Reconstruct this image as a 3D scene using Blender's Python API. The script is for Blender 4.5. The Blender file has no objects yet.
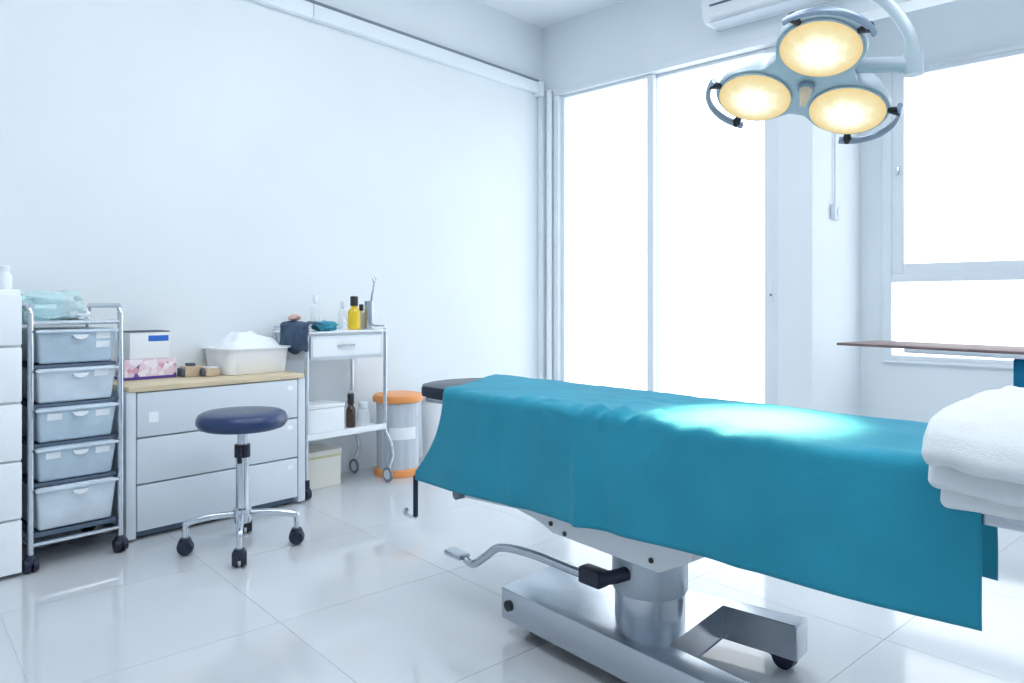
import bpy, bmesh, math, random
from mathutils import Vector, Matrix, noise
random.seed(7)
PI = math.pi
sc = bpy.context.scene
col = sc.collection

# ---------------------------------------------------------------- camera, world, lights, exposure
cam_d = bpy.data.cameras.new('camera')
cam_d.sensor_width = 36.0
cam_d.lens = 36.0 * 722.0 / 1024.0
cam_d.shift_y = -38.5 / 1024.0
cam_d.clip_start = 0.02
cam = bpy.data.objects.new('camera', cam_d)
col.objects.link(cam)
cam.location = (0, 0, 1.0)
cam.rotation_euler = (PI / 2, 0, math.radians(42.3))
sc.camera = cam

WORLD_STRENGTH = 2.9
w = bpy.data.worlds.new('overcast_sky')
sc.world = w
w.use_nodes = True
bg = w.node_tree.nodes['Background']
bg.inputs['Color'].default_value = (0.955, 0.985, 1.0, 1)
bg.inputs['Strength'].default_value = WORLD_STRENGTH

PANEL_STRENGTH = 4.3      # ceiling light panels (emissive diffusers, see ceiling_panel below)
LAMP_POWER = 190.0         # each surgical lamp head

sc.view_settings.view_transform = 'Standard'
sc.view_settings.look = 'None'
sc.view_settings.gamma = 1.0
sc.view_settings.use_curve_mapping = False
sc.view_settings.exposure = 0.13
sc.cycles.use_denoising = True
sc.cycles.max_bounces = 10
sc.cycles.diffuse_bounces = 6
sc.cycles.transparent_max_bounces = 16
sc.cycles.caustics_reflective = False
sc.cycles.caustics_refractive = False
sc.cycles.sample_clamp_indirect = 6.0

# ---------------------------------------------------------------- materials
def lin(r, g, b):
    return tuple(((c / 255) / 12.92 if c / 255 <= .04045 else ((c / 255 + .055) / 1.055) ** 2.4) for c in (r, g, b))

def mat(name, color, rough=.5, metal=0., spec=.5, bump=0., bscale=60., var=0., vscale=4., trans=0., alpha=1., sheen=0., coat=0., ior=1.45, emit=None, estr=0., stretch=None):
    m = bpy.data.materials.new(name)
    m.use_nodes = True
    nt = m.node_tree
    b = nt.nodes['Principled BSDF']
    c = color if len(color) == 3 else color[:3]
    b.inputs['Base Color'].default_value = (*c, 1)
    b.inputs['Roughness'].default_value = rough
    b.inputs['Metallic'].default_value = metal
    b.inputs['Specular IOR Level'].default_value = spec
    b.inputs['IOR'].default_value = ior
    b.inputs['Transmission Weight'].default_value = trans
    b.inputs['Alpha'].default_value = alpha
    b.inputs['Sheen Weight'].default_value = sheen
    b.inputs['Coat Weight'].default_value = coat
    if emit:
        b.inputs['Emission Color'].default_value = (*emit, 1)
        b.inputs['Emission Strength'].default_value = estr
    tc = nt.nodes.new('ShaderNodeTexCoord')
    src = tc.outputs['Object']
    if stretch:
        mp = nt.nodes.new('ShaderNodeMapping')
        mp.inputs['Scale'].default_value = stretch
        nt.links.new(src, mp.inputs['Vector'])
        src = mp.outputs['Vector']
    if var:
        n = nt.nodes.new('ShaderNodeTexNoise')
        n.inputs['Scale'].default_value = vscale
        n.inputs['Detail'].default_value = 4
        r = nt.nodes.new('ShaderNodeValToRGB')
        r.color_ramp.elements[0].position = .3
        r.color_ramp.elements[1].position = .7
        r.color_ramp.elements[0].color = (*[max(0, x * (1 - var)) for x in c], 1)
        r.color_ramp.elements[1].color = (*[min(1, x * (1 + var)) for x in c], 1)
        nt.links.new(src, n.inputs['Vector'])
        nt.links.new(n.outputs['Fac'], r.inputs['Fac'])
        nt.links.new(r.outputs['Color'], b.inputs['Base Color'])
    if bump:
        n2 = nt.nodes.new('ShaderNodeTexNoise')
        n2.inputs['Scale'].default_value = bscale
        n2.inputs['Detail'].default_value = 3
        bp = nt.nodes.new('ShaderNodeBump')
        bp.inputs['Strength'].default_value = bump
        bp.inputs['Distance'].default_value = .004
        nt.links.new(src, n2.inputs['Vector'])
        nt.links.new(n2.outputs['Fac'], bp.inputs['Height'])
        nt.links.new(bp.outputs['Normal'], b.inputs['Normal'])
    return m

M = {}
M['wall'] = mat('painted_wall', (.80, .845, .875), .55, bump=.04, bscale=90, var=.02, vscale=1.5)
M['ceiling'] = mat('painted_ceiling', (.86, .90, .94), .7, var=.01)
M['tile'] = mat('glazed_floor_tile', (.60, .625, .66), .075, spec=.85, var=.025, vscale=1.2)
M['grout'] = mat('grout', (.54, .57, .60), .8, var=.1, vscale=20)
M['frame'] = mat('white_aluminium', (.78, .825, .87), .35, spec=.5, var=.02)
M['casing'] = mat('plastic_casing', (.84, .89, .93), .4, var=.01)
M['cable'] = mat('dark_blue_grey', (.20, .24, .30), .5, var=.1)
M['white_plastic'] = mat('white_plastic', (.86, .89, .92), .35, var=.015, vscale=3)
M['grey_plastic'] = mat('pale_grey_plastic', (.68, .74, .80), .38, var=.02, vscale=3)
M['chest_body'] = mat('blue_grey_plastic', (.42, .50, .56), .4, var=.03)
M['drawer_plastic'] = mat('translucent_blue_grey_plastic', (.52, .64, .74), .28, var=.12, vscale=9, coat=.3)
M['drawer_pale'] = mat('translucent_pale_plastic', (.66, .74, .82), .28, var=.10, vscale=9, coat=.3)
M['gap_dark'] = mat('dark_plastic_gap_shade', (.10, .14, .20), .6, var=.1)  # near-black also puts the shade of gaps and slots into the colour
M['sticker'] = mat('paper_sticker', (.88, .91, .95), .6, var=.03)
M['wood'] = mat('pale_wood_laminate', (.70, .58, .40), .45, var=.12, vscale=6, stretch=(8, 1, 8))
M['chrome'] = mat('chrome', (.64, .68, .74), .16, metal=1., var=.02)
M['steel'] = mat('brushed_steel', (.50, .54, .59), .22, metal=1., var=.05, vscale=30, stretch=(1, 20, 20), bump=.04, bscale=120)
M['grey_paint'] = mat('pale_grey_enamel', (.72, .76, .80), .35, var=.02)
M['column_paint'] = mat('satin_grey_enamel', (.50, .56, .63), .3, metal=.3, var=.02)
M['rubber'] = mat('dark_rubber', (.012, .018, .04), .45, var=.2, vscale=20)
M['vinyl'] = mat('navy_vinyl', (.022, .045, .13), .28, spec=.6, bump=.05, bscale=200, var=.1)
M['black_vinyl'] = mat('black_vinyl', (.012, .02, .042), .35, bump=.05, bscale=200, var=.1)
M['teal'] = mat('teal_surgical_cloth', (.023, .268, .385), .8, spec=.2, bump=.25, bscale=260, var=.08, vscale=5, sheen=.1)
M['teal_dark'] = mat('deep_teal_cloth', (.012, .16, .30), .8, spec=.2, bump=.2, bscale=200, var=.1)
M['towel'] = mat('white_terry', (.74, .765, .79), .95, spec=.1, bump=.35, bscale=300, var=.02, vscale=30, sheen=.2)
M['bright_white'] = mat('bright_white_plastic', (.93, .95, .97), .3, var=.01)
M['cotton'] = mat('white_cotton', (.90, .93, .96), .9, spec=.1, bump=.5, bscale=120, var=.03, vscale=20)
M['orange'] = mat('orange_plastic', (.85, .33, .10), .35, var=.05)
M['bin_grey'] = mat('clear_grey_plastic', (.56, .61, .67), .22, var=.12, vscale=5, stretch=(6, 6, .3), coat=.4)  # vertical streaks put the reflections on the body into its colour
M['brown_edge'] = mat('dark_wood_edge', (.22, .15, .15), .5, var=.2, vscale=10)
M['laminate'] = mat('grey_laminate', (.60, .64, .70), .35, var=.03)
M['lamp_body'] = mat('lamp_enamel', (.52, .60, .66), .32, metal=.15, var=.02)
M['lamp_dark'] = mat('lamp_rail_grey', (.30, .37, .47), .3, metal=.5, var=.03)
M['sterile_handle'] = mat('cream_plastic', (.80, .66, .50), .4, var=.05)
M['tan_card'] = mat('tan_cardboard', (.60, .47, .34), .7, var=.08, vscale=12)
M['cream_card'] = mat('cream_cardboard', (.86, .84, .76), .7, var=.03)
M['cream_band'] = mat('straw_tape', (.72, .66, .42), .6, var=.05)
M['pink_card'] = None
M['blue_print'] = mat('blue_print', (.03, .16, .62), .5, var=.03)
M['purple_print'] = mat('purple_print', (.10, .05, .32), .5, var=.05)
M['dark_print'] = mat('dark_grey_card', (.10, .12, .15), .6, var=.05)
M['yellow_liquid'] = mat('yellow_antiseptic', (.80, .55, .015), .2, var=.08, coat=.6)
M['amber'] = mat('amber_brown_glass', (.045, .018, .012), .12, var=.2, coat=.6)
M['black_cap'] = mat('black_cap', (.02, .02, .025), .4, var=.1)
M['cream_bottle'] = mat('cream_bottle', (.85, .78, .58), .3, var=.04)
M['clear'] = mat('clear_plastic', (.86, .91, .95), .12, alpha=.38, var=.03)
M['bag_film'] = mat('pale_cyan_film', (.70, .88, .90), .25, alpha=.6, var=.10, vscale=14, bump=.3, bscale=25)
M['packet_cyan'] = mat('cyan_packet', (.55, .84, .87), .5, var=.08, vscale=12)
M['slate_cloth'] = mat('slate_blue_cloth', (.06, .10, .17), .85, bump=.4, bscale=90, var=.3, vscale=16)
M['teal_soft'] = mat('soft_teal_cloth', (.05, .30, .42), .85, bump=.4, bscale=120, var=.15, vscale=20)
M['peach'] = mat('peach_gauze', (.72, .50, .42), .8, var=.2, vscale=20)
M['panel'] = mat('light_diffuser', (.9, .9, .9), .6, emit=(.93, .97, 1.0), estr=PANEL_STRENGTH)

def card_pattern():
    m = bpy.data.materials.new('pink_patterned_card'); m.use_nodes = True
    nt = m.node_tree; b = nt.nodes['Principled BSDF']; b.inputs['Roughness'].default_value = .5
    tc = nt.nodes.new('ShaderNodeTexCoord'); v = nt.nodes.new('ShaderNodeTexVoronoi'); v.inputs['Scale'].default_value = 40
    r = nt.nodes.new('ShaderNodeValToRGB'); r.color_ramp.interpolation = 'CONSTANT'
    e = r.color_ramp.elements
    e[0].color = (.80, .62, .72, 1); e[1].position = .38; e[1].color = (.86, .80, .86, 1)
    for p, c in ((.62, (.70, .36, .50, 1)), (.74, (.16, .10, .36, 1)), (.79, (.88, .84, .88, 1))):
        x = e.new(p); x.color = c
    s = nt.nodes.new('ShaderNodeSeparateColor')
    nt.links.new(tc.outputs['Object'], v.inputs['Vector']); nt.links.new(v.outputs['Color'], s.inputs['Color'])
    nt.links.new(s.outputs['Red'], r.inputs['Fac']); nt.links.new(r.outputs['Color'], b.inputs['Base Color'])
    return m
M['pink_card'] = card_pattern()

def glass_pane():
    m = bpy.data.materials.new('frosted_pane'); m.use_nodes = True
    nt = m.node_tree; nt.nodes.clear()
    o = nt.nodes.new('ShaderNodeOutputMaterial'); t = nt.nodes.new('ShaderNodeBsdfTransparent')
    g = nt.nodes.new('ShaderNodeBsdfPrincipled'); g.inputs['Base Color'].default_value = (.85, .9, .95, 1); g.inputs['Roughness'].default_value = .15
    tc = nt.nodes.new('ShaderNodeTexCoord'); n = nt.nodes.new('ShaderNodeTexNoise'); n.inputs['Scale'].default_value = 1.5
    mr = nt.nodes.new('ShaderNodeMapRange'); mr.inputs['To Min'].default_value = .07; mr.inputs['To Max'].default_value = .12
    mx = nt.nodes.new('ShaderNodeMixShader')
    t.inputs['Color'].default_value = (.97, .985, 1, 1)
    nt.links.new(tc.outputs['Object'], n.inputs['Vector']); nt.links.new(n.outputs['Fac'], mr.inputs['Value'])
    nt.links.new(mr.outputs['Result'], mx.inputs['Fac'])
    nt.links.new(t.outputs[0], mx.inputs[1]); nt.links.new(g.outputs[0], mx.inputs[2]); nt.links.new(mx.outputs[0], o.inputs['Surface'])
    return m
M['pane'] = glass_pane()

def lamp_lens():
    # a lit lens: hot centre, warm faceted rim (the lens itself gives off this light)
    m = bpy.data.materials.new('lit_lens'); m.use_nodes = True
    nt = m.node_tree; nt.nodes.clear()
    o = nt.nodes.new('ShaderNodeOutputMaterial'); em = nt.nodes.new('ShaderNodeEmission')
    tc = nt.nodes.new('ShaderNodeTexCoord'); ln = nt.nodes.new('ShaderNodeVectorMath'); ln.operation = 'LENGTH'
    n = nt.nodes.new('ShaderNodeTexNoise'); n.inputs['Scale'].default_value = 38
    mul = nt.nodes.new('ShaderNodeMath'); mul.operation = 'MULTIPLY_ADD'; mul.inputs[1].default_value = .032
    r = nt.nodes.new('ShaderNodeValToRGB')
    e = r.color_ramp.elements
    e[0].position = .05; e[0].color = (1.4, 1.35, 1.1, 1)
    e[1].position = .120; e[1].color = (.80, .62, .30, 1)
    x = e.new(.092); x.color = (.86, .77, .47, 1)
    nt.links.new(tc.outputs['Object'], ln.inputs[0]); nt.links.new(tc.outputs['Object'], n.inputs['Vector'])
    nt.links.new(n.outputs['Fac'], mul.inputs[0]); nt.links.new(ln.outputs['Value'], mul.inputs[2])
    nt.links.new(mul.outputs[0], r.inputs['Fac']); nt.links.new(r.outputs['Color'], em.inputs['Color'])
    em.inputs['Strength'].default_value = 1.0
    nt.links.new(em.outputs[0], o.inputs['Surface'])
    return m
M['lens'] = lamp_lens()

# ---------------------------------------------------------------- mesh helpers
class MB:
    def __init__(s): s.bm = bmesh.new()
    def _xf(s, vs, mx):
        if mx is not None: bmesh.ops.transform(s.bm, matrix=mx, verts=vs)
    def box(s, c, d, bevel=0., mx=None, seg=2):
        r = bmesh.ops.create_cube(s.bm, size=1.0); vs = r['verts']
        for v in vs: v.co = Vector((v.co.x * d[0] + c[0], v.co.y * d[1] + c[1], v.co.z * d[2] + c[2]))
        if bevel:
            ed = list({e for v in vs for e in v.link_edges})
            g = bmesh.ops.bevel(s.bm, geom=ed, offset=bevel, segments=seg, affect='EDGES', profile=.6)
            vs = list({v for f in g['faces'] for v in f.verts} | {v for v in vs if v.is_valid})
        s._xf(vs, mx); return s
    def bx(s, x0, x1, y0, y1, z0, z1, bevel=0., mx=None):
        return s.box(((x0 + x1) / 2, (y0 + y1) / 2, (z0 + z1) / 2), (abs(x1 - x0), abs(y1 - y0), abs(z1 - z0)), bevel, mx)
    def cyl(s, p0, p1, r, r2=None, n=24):
        p0, p1 = Vector(p0), Vector(p1); r2 = r if r2 is None else r2
        d = p1 - p0; q = d.to_track_quat('Z', 'Y').to_matrix()
        a, b = [], []
        for i in range(n):
            t = 2 * PI * i / n; o = Vector((math.cos(t), math.sin(t), 0))
            a.append(s.bm.verts.new(p0 + q @ (o * r))); b.append(s.bm.verts.new(p1 + q @ (o * r2)))
        for i in range(n): s.bm.faces.new((a[i], a[(i + 1) % n], b[(i + 1) % n], b[i]))
        s.bm.faces.new(a[::-1]); s.bm.faces.new(b); return s
    def lathe(s, prof, c=(0, 0, 0), n=32, mx=None, caps=True):
        rings = []; new = []
        for r, z in prof:
            ring = [s.bm.verts.new((c[0] + r * math.cos(2 * PI * i / n), c[1] + r * math.sin(2 * PI * i / n), c[2] + z)) for i in range(n)]
            rings.append(ring); new += ring
        for a, b in zip(rings, rings[1:]):
            for i in range(n): s.bm.faces.new((a[i], a[(i + 1) % n], b[(i + 1) % n], b[i]))
        if caps:
            s.bm.faces.new(rings[0][::-1]); s.bm.faces.new(rings[-1])
        s._xf(new, mx); return s
    def tube(s, pts, r, n=12, closed=False, flat=1., mx=None):
        pts = [Vector(p) for p in pts]; k = len(pts); rings = []; up = None; new = []
        for i, p in enumerate(pts):
            if closed: t = pts[(i + 1) % k] - pts[i - 1]
            else: t = pts[min(i + 1, k - 1)] - pts[max(i - 1, 0)]
            t.normalize()
            if up is None:
                up = Vector((0, 0, 1)) if abs(t.z) < .9 else Vector((0, 1, 0))
            up = (up - t * up.dot(t)).normalized(); sd = t.cross(up)
            rr = r[i] if isinstance(r, (list, tuple)) else r
            ring = [s.bm.verts.new(p + sd * math.cos(2 * PI * j / n) * rr * flat + up * math.sin(2 * PI * j / n) * rr) for j in range(n)]
            rings.append(ring); new += ring
        m = k if closed else k - 1
        for i in range(m):
            a, b = rings[i], rings[(i + 1) % k]
            for j in range(n): s.bm.faces.new((a[j], a[(j + 1) % n], b[(j + 1) % n], b[j]))
        if not closed:
            s.bm.faces.new(rings[0][::-1]); s.bm.faces.new(rings[-1])
        s._xf(new, mx); return s
    def prism(s, poly, z0, z1, axis='z', mx=None, bevel=0.):
        # poly of 2-D points extruded along an axis
        def P(a, b, h): return {'z': (a, b, h), 'y': (a, h, b), 'x': (h, a, b)}[axis]
        lo = [s.bm.verts.new(P(a, b, z0)) for a, b in poly]; hi = [s.bm.verts.new(P(a, b, z1)) for a, b in poly]
        k = len(poly); fs = []
        for i in range(k): fs.append(s.bm.faces.new((lo[i], lo[(i + 1) % k], hi[(i + 1) % k], hi[i])))
        fs.append(s.bm.faces.new(lo[::-1])); fs.append(s.bm.faces.new(hi))
        vs = lo + hi
        if bevel:
            ed = list({e for f in fs for e in f.edges})
            g = bmesh.ops.bevel(s.bm, geom=ed, offset=bevel, segments=2, affect='EDGES', profile=.6)
            vs = list({v for f in g['faces'] for v in f.verts} | {v for v in vs if v.is_valid})
        s._xf(vs, mx); return s
    def grid(s, fn, nu, nv, wrap_u=False):
        rows = [[s.bm.verts.new(fn(i / (nu if wrap_u else nu - 1), j / (nv - 1))) for j in range(nv)] for i in range(nu)]
        for i in range(nu if wrap_u else nu - 1):
            a, b = rows[i], rows[(i + 1) % nu]
            for j in range(nv - 1): s.bm.faces.new((a[j], b[j], b[j + 1], a[j + 1]))
        s.rows = rows; return s
    def blob(s, c, d, amp=.15, sc=3., n=20, seed=0., p=1.0):
        def fn(u, v):
            th = 2 * PI * u; ph = PI * (v - .5)
            f = lambda a: math.copysign(abs(a) ** p, a)
            q = Vector((f(math.cos(ph)) * f(math.cos(th)), f(math.cos(ph)) * f(math.sin(th)), f(math.sin(ph))))
            k = 1 + amp * noise.noise(q * sc + Vector((seed, seed * 2, seed * 3))) + amp * .5 * noise.noise(q * sc * 2.3 + Vector((seed, 5, 1)))
            z = q.z * k
            return (c[0] + q.x * k * d[0] / 2, c[1] + q.y * k * d[1] / 2, c[2] + z * d[2] / 2)
        return s.grid(fn, n, n, wrap_u=True)
    def build(s, name, m, parent=None, loc=None, smooth=True, ang=40):
        bmesh.ops.recalc_face_normals(s.bm, faces=s.bm.faces[:])
        me = bpy.data.meshes.new(name); s.bm.to_mesh(me); s.bm.free()
        me.materials.append(M[m] if isinstance(m, str) else m)
        if smooth:
            for p in me.polygons: p.use_smooth = True
            me.set_sharp_from_angle(angle=math.radians(ang))
        o = bpy.data.objects.new(name, me); col.objects.link(o)
        if parent: o.parent = parent
        if loc: o.location = loc
        return o

def tag(o, label, cat, group=None):
    o['label'] = label; o['category'] = cat
    if group: o['group'] = group
    return o
def struct(o, label=None):
    o['kind'] = 'structure'
    if label: o['label'] = label
    return o
def thing(name, label, cat, loc, rz=0., group=None):
    o = bpy.data.objects.new(name, None); col.objects.link(o)
    o.location = loc; o.rotation_euler = (0, 0, rz); o.empty_display_size = .05
    return tag(o, label, cat, group)
def copy_part(o, parent, loc=None, rz=None):
    c = o.copy(); col.objects.link(c); c.parent = parent
    if loc is not None: c.location = loc
    if rz is not None: c.rotation_euler = (0, 0, rz)
    for ch in o.children:
        d = ch.copy(); col.objects.link(d); d.parent = c
    return c
def arc(c, r, a0, a1, n, plane='xy'):
    out = []
    for i in range(n):
        t = a0 + (a1 - a0) * i / (n - 1); a, b = r * math.cos(t), r * math.sin(t)
        out.append({'xy': (c[0] + a, c[1] + b, c[2]), 'xz': (c[0] + a, c[1], c[2] + b), 'yz': (c[0], c[1] + a, c[2] + b)}[plane])
    return out
def smooth_path(pts, n=8):
    # Catmull-Rom through pts
    P = [Vector(p) for p in pts]; out = []
    for i in range(len(P) - 1):
        p0, p1, p2, p3 = P[max(i - 1, 0)], P[i], P[i + 1], P[min(i + 2, len(P) - 1)]
        for k in range(n):
            t = k / n
            out.append(.5 * ((2 * p1) + (p2 - p0) * t + (2 * p0 - 5 * p1 + 4 * p2 - p3) * t * t + (3 * p1 - p0 - 3 * p2 + p3) * t ** 3))
    return out + [P[-1]]

# ---------------------------------------------------------------- the room
XL, XR, YF, YB, YA, H = -3.6, 2.6, -2.4, 4.3, 5.2, 3.13    # left wall, right wall, rear wall, door wall, window wall, ceiling
PX = -1.541                                                # side face of the pier between doors and windows
WX1 = 2.1

# floor: grout bed and single tiles
MB().prism([(XL, YF), (XR, YF), (XR, YA + .1), (PX - .3, YA + .1), (PX - .3, YB + .25), (XL, YB + .25)], -.10, -.0015).build('floor', 'grout', smooth=False)
floor = struct(bpy.data.objects['floor'], 'glossy pale grey tiled floor')
def clip(poly, a, b, c):     # keep a*x + b*y <= c
    out = []
    for i in range(len(poly)):
        p, q = poly[i], poly[(i + 1) % len(poly)]
        dp, dq = a * p[0] + b * p[1] - c, a * q[0] + b * q[1] - c
        if dp <= 0: out.append(p)
        if dp * dq < 0:
            t = dp / (dp - dq); out.append((p[0] + (q[0] - p[0]) * t, p[1] + (q[1] - p[1]) * t))
    return out
TS, TG, TA = .65, .0008, math.radians(-6.3)
ca, sa = math.cos(TA), math.sin(TA)
full = None
for i in range(-9, 10):
    for j in range(-9, 10):
        ox, oy = -2.34 + .28, 1.214 - .031
        def W(u, v): return (ox + u * ca - v * sa, oy + u * sa + v * ca)
        u0, u1, v0, v1 = i * TS + TG, (i + 1) * TS - TG, j * TS + TG, (j + 1) * TS - TG
        poly = [W(u0, v0), W(u1, v0), W(u1, v1), W(u0, v1)]
        raw = list(poly)
        for a, b, c in ((-1, 0, -XL), (1, 0, XR), (0, -1, -YF), (0, 1, YA)):
            poly = clip(poly, a, b, c) if poly else poly
        if len(poly) >= 3:
            # the door wall closes the room left of the pier
            if max(p[0] for p in poly) < PX: poly = clip(poly, 0, 1, YB)
            elif min(p[0] for p in poly) < PX and max(p[1] for p in poly) > YB:
                if sum(p[0] for p in poly) / len(poly) < PX: poly = clip(poly, 0, 1, YB)
                else: poly = clip(poly, -1, 0, -PX)
        if len(poly) < 3: continue
        cx = sum(p[0] for p in poly) / len(poly); cy = sum(p[1] for p in poly) / len(poly)
        if len(poly) == 4 and all(abs(p[0] - q[0]) + abs(p[1] - q[1]) < 1e-6 for p, q in zip(poly, raw)) and full:
            t = full.copy(); col.objects.link(t); t.location = (cx, cy, 0)
        else:
            t = MB().prism([(p[0] - cx, p[1] - cy) for p in poly], -.006, 0).build('tile', 'tile', floor, (cx, cy, 0), smooth=False)
            if len(poly) == 4 and all(abs(p[0] - q[0]) + abs(p[1] - q[1]) < 1e-6 for p, q in zip(poly, raw)): full = t

struct(MB().bx(XL - .15, XR + .15, YF - .15, YA + .15, H, H + .1).build('ceiling', 'ceiling', smooth=False), 'white painted ceiling')
struct(MB().bx(XL - .15, XL, YF - .15, YB + .25, -.1, H).build('wall_left', 'wall', smooth=False), 'pale blue-white painted wall behind the drawer units')
struct(MB().bx(XR, XR + .15, YF - .15, YA + .15, -.1, H).build('wall_right', 'wall', smooth=False), 'plain painted wall opposite the drawer units')
struct(MB().bx(XL, XR, YF - .15, YF, -.1, H).build('wall_rear', 'wall', smooth=False), 'plain painted wall facing the glass doors')
# door wall: header above the doors runs on as a beam over the window bay; pier between
b = MB()
b.bx(XL, XR, YB, YB + .16, 2.62, H)
b.bx(XL, -3.47, YB, YB + .16, -.05, 2.62)
struct(b.build('wall_back', 'wall', smooth=False), 'painted header above the glass doors and window bay')
struct(MB().bx(-1.745, PX, YB, YA, -.05, 2.62).build('pillar', 'wall', smooth=False), 'square pier between glass doors and window bay')
b = MB()
WZ0, WZ1 = .63, 2.53
b.bx(PX, -1.40, YA, YA + .15, -.05, H); b.bx(WX1, XR, YA, YA + .15, -.05, H)
b.bx(-1.40, WX1, YA, YA + .15, -.05, WZ0); b.bx(-1.40, WX1, YA, YA + .15, WZ1, H)
b.bx(PX - .2, PX, YB + .16, YA + .15, 2.62, H)
struct(b.build('wall_window', 'wall', smooth=False), 'painted wall around the window in the recessed bay')

# sliding glass doors
def leaf(name, x0, x1, y, label, stile_l=.035, stile_r=.035, z1=2.575):
    b = MB(); z0 = .02
    b.bx(x0, x0 + stile_l, y - .02, y + .02, z0, z1, .003); b.bx(x1 - stile_r, x1, y - .02, y + .02, z0, z1, .003)
    b.bx(x0 + stile_l, x1 - stile_r, y - .02, y + .02, z0, z0 + .09, .003); b.bx(x0 + stile_l, x1 - stile_r, y - .02, y + .02, z1 - .02, z1, .003)
    o = struct(b.build(name, 'frame'), label)
    MB().bx(x0 + stile_l - .005, x1 - stile_r + .005, y - .004, y + .004, z0 + .085, z1 - .015).build('pane', 'pane', o, smooth=False)
    return o
leaf('door_1', -3.43, -2.62, YB + .04, 'frosted sliding glass door leaf beside the corner pipes', .035, .05)
d2 = leaf('door_2', -2.66, -1.745, YB + .085, 'frosted sliding glass door leaf beside the pier', .04, .11)
b = MB(); b.bx(-1.82, -1.80, YB + .056, YB + .066, 1.0, 1.14, .003); b.build('lock', 'frame', d2)
MB().cyl((-1.81, YB + .057, 1.05), (-1.81, YB + .050, 1.05), .008).build('lock_cylinder', 'cable', d2)
b = MB(); b.bx(-3.47, -1.745, YB - .015, YB + .14, 2.578, 2.625, .004); b.bx(-3.47, -3.425, YB - .015, YB + .14, -.03, 2.578, .004)
struct(b.build('trim_1', 'frame'), 'white aluminium frame of the sliding doors')
struct(MB().bx(-3.425, -1.745, YB, YB + .14, -.03, .018, .003).build('trim_2', 'frame'), 'sliding door floor track')

# window in the bay: fixed frame, upper sash and lower light in two bays
b = MB(); yw = YA - .03
b.bx(-1.40, -1.345, yw, YA + .08, WZ0, WZ1, .004); b.bx(WX1 - .055, WX1, yw, YA + .08, WZ0, WZ1, .004)
b.bx(-1.345, WX1 - .055, yw, YA + .08, WZ1 - .03, WZ1, .004); b.bx(-1.345, WX1 - .055, yw, YA + .08, WZ0, WZ0 + .028, .004)
b.bx(-1.345, WX1 - .055, yw, YA + .08, 1.137, 1.19, .004)
b.bx(.32, .38, yw, YA + .08, WZ0 + .028, 1.137, .004); b.bx(.32, .38, yw, YA + .08, 1.19, WZ1 - .03, .004)
win = struct(b.build('window_1', 'frame'), 'wide white framed window over the recessed bay')
for x0, x1 in ((-1.345, .32), (.38, WX1 - .055)):
    s = MB(); q = .072
    s.bx(x0, x0 + q, YA - .02, YA + .03, 1.19, WZ1 - .03, .003); s.bx(x1 - q, x1, YA - .02, YA + .03, 1.19, WZ1 - .03, .003)
    s.bx(x0 + q, x1 - q, YA - .02, YA + .03, 1.19, 1.255, .003); s.bx(x0 + q, x1 - q, YA - .02, YA + .03, WZ1 - .06, WZ1 - .03, .003)
    so = s.build('sash', 'frame', win)
    MB().bx(x0 + q, x1 - q, YA, YA + .008, 1.255, WZ1 - .06).build('pane', 'pane', so, smooth=False)
    MB().bx(x0, x1, YA + .02, YA + .028, WZ0 + .028, 1.137).build('pane', 'pane', win, smooth=False)
MB().box((-1.31, YA - .024, 1.86), (.02, .012, .05), .003).build('latch', 'chrome', win)
struct(MB().bx(-1.40, WX1, YA - .031, YA - .001, WZ0 - .02, WZ0, .004).build('window_sill', 'casing'), 'white window sill')

# corner service pipes and the cable casing along the left wall
struct(tag(MB().bx(XL + .002, XL + .05, YB - .055, YB - .002, 0, 2.62, .006).build('corner_pipe', 'casing'), 'white square casing running up the room corner', 'pipe'))
struct(tag(MB().cyl((-3.50, YB - .03, 0), (-3.50, YB - .03, 2.62), .022).build('corner_pipe', 'casing'), 'white round pipe beside the sliding door frame', 'pipe'))
for o in ('corner_pipe', 'corner_pipe.001'): bpy.data.objects[o]['kind'] = 'thing'
t = thing('cable_casing', 'white plastic cable casing running high along the wall', 'casing', (XL, 0, 2.60))
for y0, y1 in ((-2.2, 2.25), (2.254, YB - .06)):
    MB().bx(.001, .045, y0, y1, .0, .085, .006).build('casing_length', 'casing', t)
MB().tube([(.040, -2.2, .094), (.040, 1.9, .094), (.040, YB - .07, .094)], .0095, 8).build('cable', 'cable', t)  # dark tube stands in for the shadow line above the casing
MB().bx(.001, .07, YB - .10, YB - .056, -.02, .09, .006).build('elbow_cover', 'casing', t)

# light switch with surface conduit on the side of the pier
t = thing('light_switch', 'small white switch box fed by a thin conduit on the pier side', 'switch', (PX, 4.65, 1.56))
MB().bx(.001, .03, -.05, .05, -.045, .045, .006).build('switch_box', 'grey_plastic', t)
MB().bx(.03, .037, -.014, .014, -.02, .02, .003).build('rocker', 'white_plastic', t)
MB().tube([(.012, 0, .04), (.012, 0, .5), (.012, 0, 1.05)], .006, 8).build('conduit', 'grey_plastic', t)

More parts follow.
